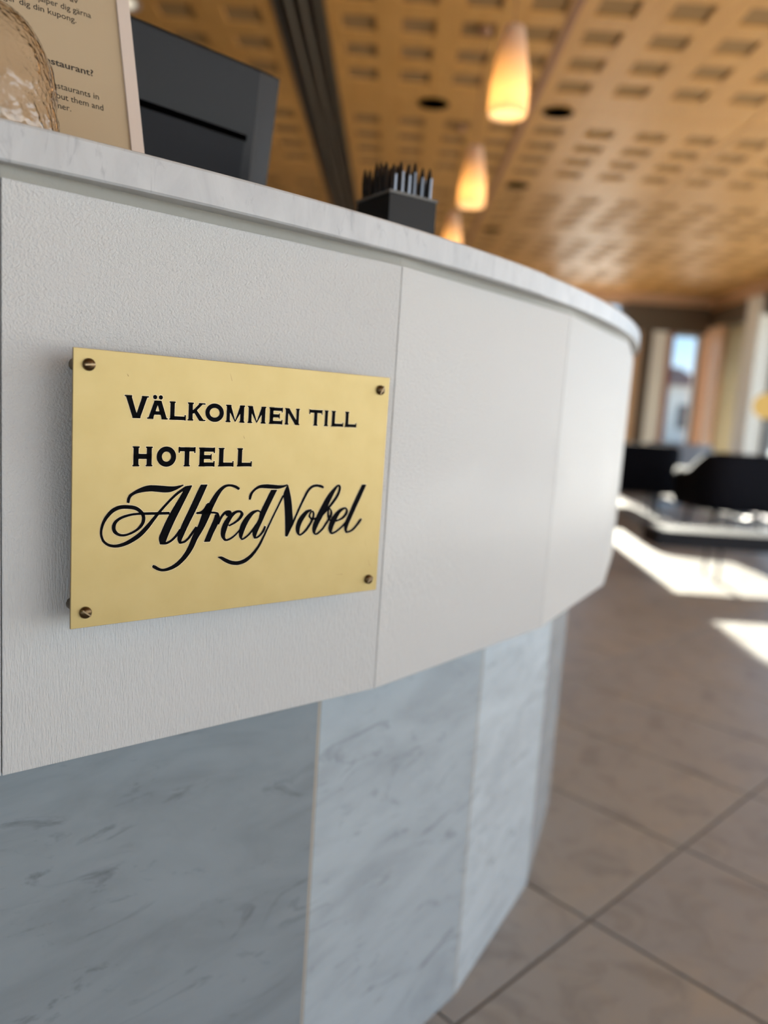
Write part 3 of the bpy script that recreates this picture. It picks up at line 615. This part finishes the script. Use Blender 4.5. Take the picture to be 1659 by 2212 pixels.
# small scratches in the brass
for x0, y0, x1, y1, wd in ((-22.5, 94.5, -20.5, 88.5, .35), (-107.5, 87.5, -106.3, 85.8, .6), (-8.2, 44.2, -6.8, 42.0, .45), (133.5, -72.0, 136.5, -78, .35), (96, -83.4, 104, -83.8, .3), (128, -52, 130, -58, .2)):
    dx, dy = x1 - x0, y1 - y0; l = math.hypot(dx, dy); nx, ny = -dy / l * wd / 2, dx / l * wd / 2
    m = MB(); m.poly([((x0 - nx * .3) / 1000, (y0 - ny * .3) / 1000, .00008), ((x1 - nx) / 1000, (y1 - ny) / 1000, .00008), ((x1 + nx) / 1000, (y1 + ny) / 1000, .00008), ((x0 + nx * .3) / 1000, (y0 + ny * .3) / 1000, .00008)]); m.build('scratch', M_scratch, plaque)

# ------------------------------------------------------------------ leaning sign on the countertop
SY, ST = math.radians(53.5), math.radians(20.2)
sd_ = Vector((math.sin(SY), math.cos(SY), 0)); sn_ = Vector((math.cos(SY), -math.sin(SY), 0))
se_ = -sn_ * math.sin(ST) + Vector((0, 0, math.cos(ST))); sz_ = sd_.cross(se_)
sign = empty('information_sign'); tag(sign, 'framed beige information sign leaning back on the countertop behind the glass', 'sign')
so3 = Vector((-0.2286, 0.7166, 1.1012))
sign.matrix_world = Matrix(((sd_.x, se_.x, sz_.x, so3.x), (sd_.y, se_.y, sz_.y, so3.y), (sd_.z, se_.z, sz_.z, so3.z), (0, 0, 0, 1)))
SWD, SHT, FB = 0.215, 0.30, 0.0118
boxo('backing_board', M_frame, -SWD, 0, 0.0, SHT, -0.008, -0.003, sign)
boxo('paper', M_paper, -SWD + FB, -FB, FB, SHT - FB, -0.003, -0.0022, sign)
for n_, a in (('frame_side', (-FB, 0, 0, SHT)), ('frame_side', (-SWD, -SWD + FB, 0, SHT)), ('frame_rail', (-SWD + FB, -FB, 0, FB)), ('frame_rail', (-SWD + FB, -FB, SHT - FB, SHT))):
    boxo(n_, M_frame, a[0], a[1], a[2], a[3], -0.003, 0.0, sign, 0.0006)
def text(body, xr, y, width=None, size=0.0084, bold=0.0, ref=None):
    def mk(s):
        c = bpy.data.curves.new('t', 'FONT'); c.body = s; c.size = size; c.align_x = 'RIGHT'; c.offset = bold; c.resolution_u = 3
        o = bpy.data.objects.new('t', c); COL.objects.link(o)
        dg = bpy.context.evaluated_depsgraph_get(); me = bpy.data.meshes.new_from_object(o.evaluated_get(dg)); bpy.data.objects.remove(o); bpy.data.curves.remove(c); return me
    me = mk(body); sx = 1.0
    if ref:
        r = mk(ref); xs = [v.co.x for v in r.vertices]; sx = width / (max(xs) - min(xs)); bpy.data.meshes.remove(r)
    xs = max(v.co.x for v in me.vertices)
    for v in me.vertices: v.co.x = (v.co.x - xs) * sx
    me.name = 'text_line'; me.materials.append(M_text); o = link('text_line', me, sign); o.location = (xr, y, -0.0020); return o
text('d av', -0.0464, 0.1717)
text('hjälper dig gärna', -0.0360, 0.1612, 0.0157, ref='gärna')
text('r ger dig din kupong.', -0.0495, 0.1512, 0.0236, ref='kupong.')
text('restaurant?', -0.0388, 0.1020, 0.0400, 0.0090, 0.00012, ref='estaurant?')
text('restaurants in', -0.0359, 0.0800, 0.0345, ref='staurants in')
text('about them and', -0.0328, 0.0703, 0.0275, ref='them and')
text('ner.', -0.0608, 0.0608, 0.0106, ref='ner.')

# ------------------------------------------------------------------ upturned pressed glass
GC = PV(-0.02, RR - 0.052, ZT1)
gl = MB()
outer = [(0.0490, 0.0004), (0.0500, 0.003), (0.0500, 0.012), (0.0492, 0.022), (0.0488, 0.030), (0.0478, 0.040), (0.0462, 0.049), (0.0436, 0.058), (0.0402, 0.066), (0.0358, 0.0735), (0.0306, 0.080), (0.0240, 0.0850), (0.0160, 0.0880), (0.0080, 0.0892), (0.0002, 0.0895)]
outer = [(a[0], a[1]) for a in spline([list(o) for o in outer], 3)]
outer = [(a * 1.07 if a > 0.0001 else 0.0001, b * 1.03) for a, b in outer]
inner = [(max(0.0001, r - 0.0015) if r > 0.004 else 0.0001, max(0.0004, z - 0.0016 * (z / 0.09))) for r, z in reversed(outer)]
def pat(a, j, r, z):
    amp = 1.0 if j < len(outer) else 0.9
    f = 0.0
    if z < 0.022: f += 0.022 * max(0, math.sin(a * 24 + z * 260)) * (1 if z > 0.004 else 0)
    elif z < 0.070:
        f += 0.030 * (math.exp(-((math.hypot(((a * 6 / (2 * math.pi)) % 1 - .5) * 0.052, z - 0.046) - 0.014) / 0.0015) ** 2)) - 0.02 * math.exp(-((math.hypot(((a * 6 / (2 * math.pi)) % 1 - .5) * 0.052, z - 0.046)) / 0.006) ** 2)
    else: f += 0.012 * math.sin(a * 36) * math.sin(z * 1500)
    return 1 + f * amp
gl.lathe(outer + inner, 192, fn=pat, closed=True)
glass = fixnormals(gl.build('glass_tumbler', M_glass)); glass.location = GC
tag(glass, 'clear pressed glass tumbler upside down on the countertop before the sign', 'glass')

# ------------------------------------------------------------------ computer screen behind the counter, seen from its back
MY, MT = math.radians(46), math.radians(9.5)
md_ = Vector((math.sin(MY), math.cos(MY), 0)); mn_ = Vector((math.cos(MY), -math.sin(MY), 0)); me_ = mn_ * math.sin(MT) + Vector((0, 0, math.cos(MT))); mz_ = md_.cross(me_)
mon = empty('computer_screen'); tag(mon, 'dark grey computer screen seen from behind on the reception desk', 'screen')
mo = Vector((-0.1570, 1.0044, 1.3143))
MM = Matrix(((md_.x, me_.x, mz_.x, mo.x), (md_.y, me_.y, mz_.y, mo.y), (md_.z, me_.z, mz_.z, mo.z), (0, 0, 0, 1))); mon.matrix_world = MM
Wm, Hm = 0.52, 0.335
boxo('front_bezel', M_scr, -Wm, 0, -Hm, 0, -0.022, -0.008, mon, 0.002)
boxo('display', M_black, -Wm + .012, -.012, -Hm + .02, -.012, -0.0235, -0.0225, mon)
q = MB(); ex = 0.036
q.hexa([(-Wm, -Hm, -0.008), (0, -Hm, -0.008), (0, 0, -0.008), (-Wm, 0, -0.008), (-Wm + ex, -Hm + .05, 0.012), (-ex, -Hm + .05, 0.012), (-ex - .006, -0.005, 0.012), (-Wm + ex, -0.005, 0.012)])
q.build('back_cover', M_scr, mon, 0.003)
boxo('vent_slot', M_black, -Wm + .08, -0.050, -0.0860, -0.0790, 0.0105, 0.0128, mon)
boxo('lower_cover', M_scr2, -Wm + .07, -0.052, -Hm + .055, -0.086, 0.011, 0.0135, mon, 0.001)
cpos = mo - md_ * (Wm / 2) - me_ * 0.21
inv = MM.inverted()
def local(v): return inv @ Vector(v)
st = MB(); st.tube(local(cpos - mz_ * 0.0 + mz_ * 0.014), local((cpos.x + mn_.x * 0.05, cpos.y + mn_.y * .05, 0.757)), 0.02, 16); st.build('stand_neck', M_scr2, mon)
bs = MB(); c = Vector((cpos.x + mn_.x * .04, cpos.y + mn_.y * .04, 0)); pts = [c + md_ * a + mn_ * b for a, b in ((-.12, -.09), (-.12, .09), (.12, .09), (.12, -.09))]
bs.hexa([local((p.x, p.y, 0.7452)) for p in pts] + [local((p.x, p.y, 0.757)) for p in pts]); fixnormals(bs.build('stand_base', M_scr2, mon, 0.002))

# ------------------------------------------------------------------ box of pens on the countertop
pN, pL, pR = Vector((-0.017, 0.900)), Vector((-0.0605, 0.950)), Vector((0.0360, 0.935))
ux = (pR - pN).normalized(); uy = Vector((-ux.y, ux.x)); side = 0.065
pen_box = empty('pen_box', (pN.x, pN.y, ZT1 + 0.0002), math.atan2(ux.y, ux.x)); tag(pen_box, 'black square box full of pens on the countertop', 'box')
wt, hb = 0.0028, 0.0655; deep = 0.071
for a in ((0, side, 0, wt), (0, side, deep - wt, deep), (0, wt, wt, deep - wt), (side - wt, side, wt, deep - wt)): boxo('side', M_box, a[0], a[1], a[2], a[3], 0, hb - .003, pen_box, 0.0004)
boxo('bottom', M_box, wt, side - wt, wt, deep - wt, 0, 0.003, pen_box)
rm = MB()
for a in ((-.001, side + .001, -.001, wt), (-.001, side + .001, deep - wt, deep + .001), (-.001, wt, wt, deep - wt), (side - wt, side + .001, wt, deep - wt)): rm.box(a[0], a[1], a[2], a[3], hb - .003, hb)
rm.build('rim', M_boxrim, pen_box)
pm_ = MB(); pm_.lathe([(0.0001, 0), (0.0038, 0), (0.0040, 0.002), (0.0040, 0.066), (0.0033, 0.073), (0.0016, 0.081), (0.0004, 0.084), (0.0001, 0.0842)], 14)
pen_me = pm_.mesh('pen'); pen_me.materials.append(M_pen)
pc = MB(); pc.box(-0.0011, 0.0011, -0.0056, -0.0041, 0.045, 0.072); highlight_me = pc.mesh('highlight_strip'); highlight_me.materials.append(M_penglint)  # thin bluish strips painted as highlights along the pen barrels
random.seed(3)
for i in range(6):
    for j in range(6):
        x = wt + 0.0052 + i * 0.0098; y = wt + 0.0052 + j * 0.0109
        dz = random.uniform(-0.006, 0.006) + 0.004
        o = link('pen', pen_me); p = pN + ux * x + uy * y; o.location = (p.x, p.y, ZT1 + 0.0115 + dz); o.rotation_euler = (random.uniform(-.02, .02) - 0.11 * j / 5, random.uniform(-.015, .015), math.atan2(ux.y, ux.x))
        tag(o, 'black pointed pen standing upright in the black box', 'pen', 'pens in the black box')
        if j == 0 or (i + j) % 3 == 0: c = link('highlight_strip', highlight_me, o); c.rotation_euler = (0, 0, random.uniform(-.5, .5))

# ------------------------------------------------------------------ pendant lamps
def pendant(loc):
    t = empty('pendant_lamp', loc)        # loc: bottom of the shade
    s = MB(); s.lathe([(0.060, 0.0), (0.062, 0.015), (0.060, 0.09), (0.052, 0.15), (0.041, 0.21), (0.034, 0.25), (0.031, 0.258), (0.028, 0.258), (0.031, 0.248), (0.038, 0.208), (0.049, 0.149), (0.057, 0.09), (0.059, 0.015), (0.057, 0.0)], 32, closed=True)
    fixnormals(s.build('shade', M_shade, t))
    b = MB(); b.lathe([(0.0005, 0.055), (0.014, 0.06), (0.024, 0.08), (0.026, 0.105), (0.020, 0.135), (0.012, 0.155), (0.011, 0.17), (0.0005, 0.17)], 20); b.build('bulb', M_bulb, t)
    zc = ZC - loc[2]
    c = MB(); c.lathe([(0.0005, 0.171), (0.014, 0.171), (0.014, 0.22), (0.022, 0.245), (0.022, 0.262), (0.004, 0.268), (0.002, 0.275), (0.002, zc - 0.016), (0.0005, zc - .016)], 14); c.build('cord', M_strip, t)
    r = MB(); r.lathe([(0.0005, zc - .016), (0.026, zc - .016), (0.03, zc - .008), (0.03, zc - .001), (0.0005, zc - .001)], 24); r.build('ceiling_cap', M_strip, t)
    l = lamp('pendant_bulb_light', 'POINT', (0, 0, 0.05), 1.3, (1.0, 0.66, 0.30), shadow_soft_size=0.03); l.parent = t
    return t
for y, l in ((2.56, 'nearest and largest of the row of lit glass pendant lamps'), (3.66, 'middle lit glass pendant lamp, second in the row'), (4.86, 'farthest lit glass pendant lamp, half behind the countertop')):
    tag(pendant((0.303, y, 1.85)), l, 'pendant lamp', 'row of pendant lamps')

# ------------------------------------------------------------------ lounge furniture by the windows
def armchair(name_loc, rz, label, cloth, group):
    t = empty('armchair', name_loc, rz); tag(t, label, 'armchair', group)
    n = 36; q = MB(); A = math.radians(125)
    for i in range(n + 1):
        a = -A + 2 * A * i / n; ca, sa_ = math.cos(a), math.sin(a)
        k = (abs(ca) ** 4 + abs(sa_) ** 4) ** -0.25          # rounded square plan
        f = max(0.0, min(1.0, (math.radians(100) - abs(a)) / math.radians(50))); f = f * f * (3 - 2 * f); top = 0.57 + 0.16 * f
        for r, z in ((0.355, 0.24), (0.385, 0.31), (0.39, top - .06), (0.375, top - .012), (0.345, top), (0.315, top - .012), (0.30, top - .06), (0.30, 0.24)):
            q.v.append((r * k * ca, r * k * sa_, z))
    for i in range(n):
        for j in range(8): q.face([i * 8 + j, (i + 1) * 8 + j, (i + 1) * 8 + (j + 1) % 8, i * 8 + (j + 1) % 8], 0, True)
    q.face(list(range(8))); q.face([n * 8 + j for j in reversed(range(8))])
    fixnormals(q.build('backrest', cloth, t))
    s = MB(); s.lathe([(0.0005, 0.24), (0.29, 0.24), (0.305, 0.27), (0.305, 0.38), (0.28, 0.42), (0.0005, 0.43)], 32); s.build('seat', cloth, t)
    for sx in (-.2, .2):
        for sy in (-.2, .2):
            l = MB(); l.tube((sx, sy, 0.245), (sx * 1.1, sy * 1.1, 0), 0.018, 10, 0, 0.013); l.build('leg', M_legs, t)
    return t
BG, LG = 'black lounge armchairs', 'pale armchairs by the windows'
armchair((2.97, 6.70, 0), math.radians(-82), 'nearest black tub armchair, behind the low table at the right edge', M_leather, BG)
armchair((2.55, 7.90, 0), math.radians(-100), 'black tub armchair close to the counter end, left of the nearest armchair', M_leather, BG)
armchair((3.42, 9.25, 0), math.radians(-95), 'blue grey tub armchair behind the black ones, below the far window', M_cush, LG)
armchair((2.38, 9.15, 0), math.radians(-100), 'grey green tub armchair peeping out beside the counter end', M_cush2, LG)
table = empty('low_table', (3.15, 4.70, 0)); tag(table, 'low dark lacquered table in the sun patch before the armchairs', 'table')
boxo('table_top', M_table, -1.52, 1.0, -0.15, 0.15, 0.28, 0.30, table, 0.003)
boxo('apron', M_table, -1.50, 0.98, -0.14, 0.14, 0.20, 0.28, table)
for sx in (-1.1, .8):
    for sy in (-.1, .1): boxo('leg', M_legs, sx - .006, sx + .006, sy - .006, sy + .006, 0, 0.20, table)
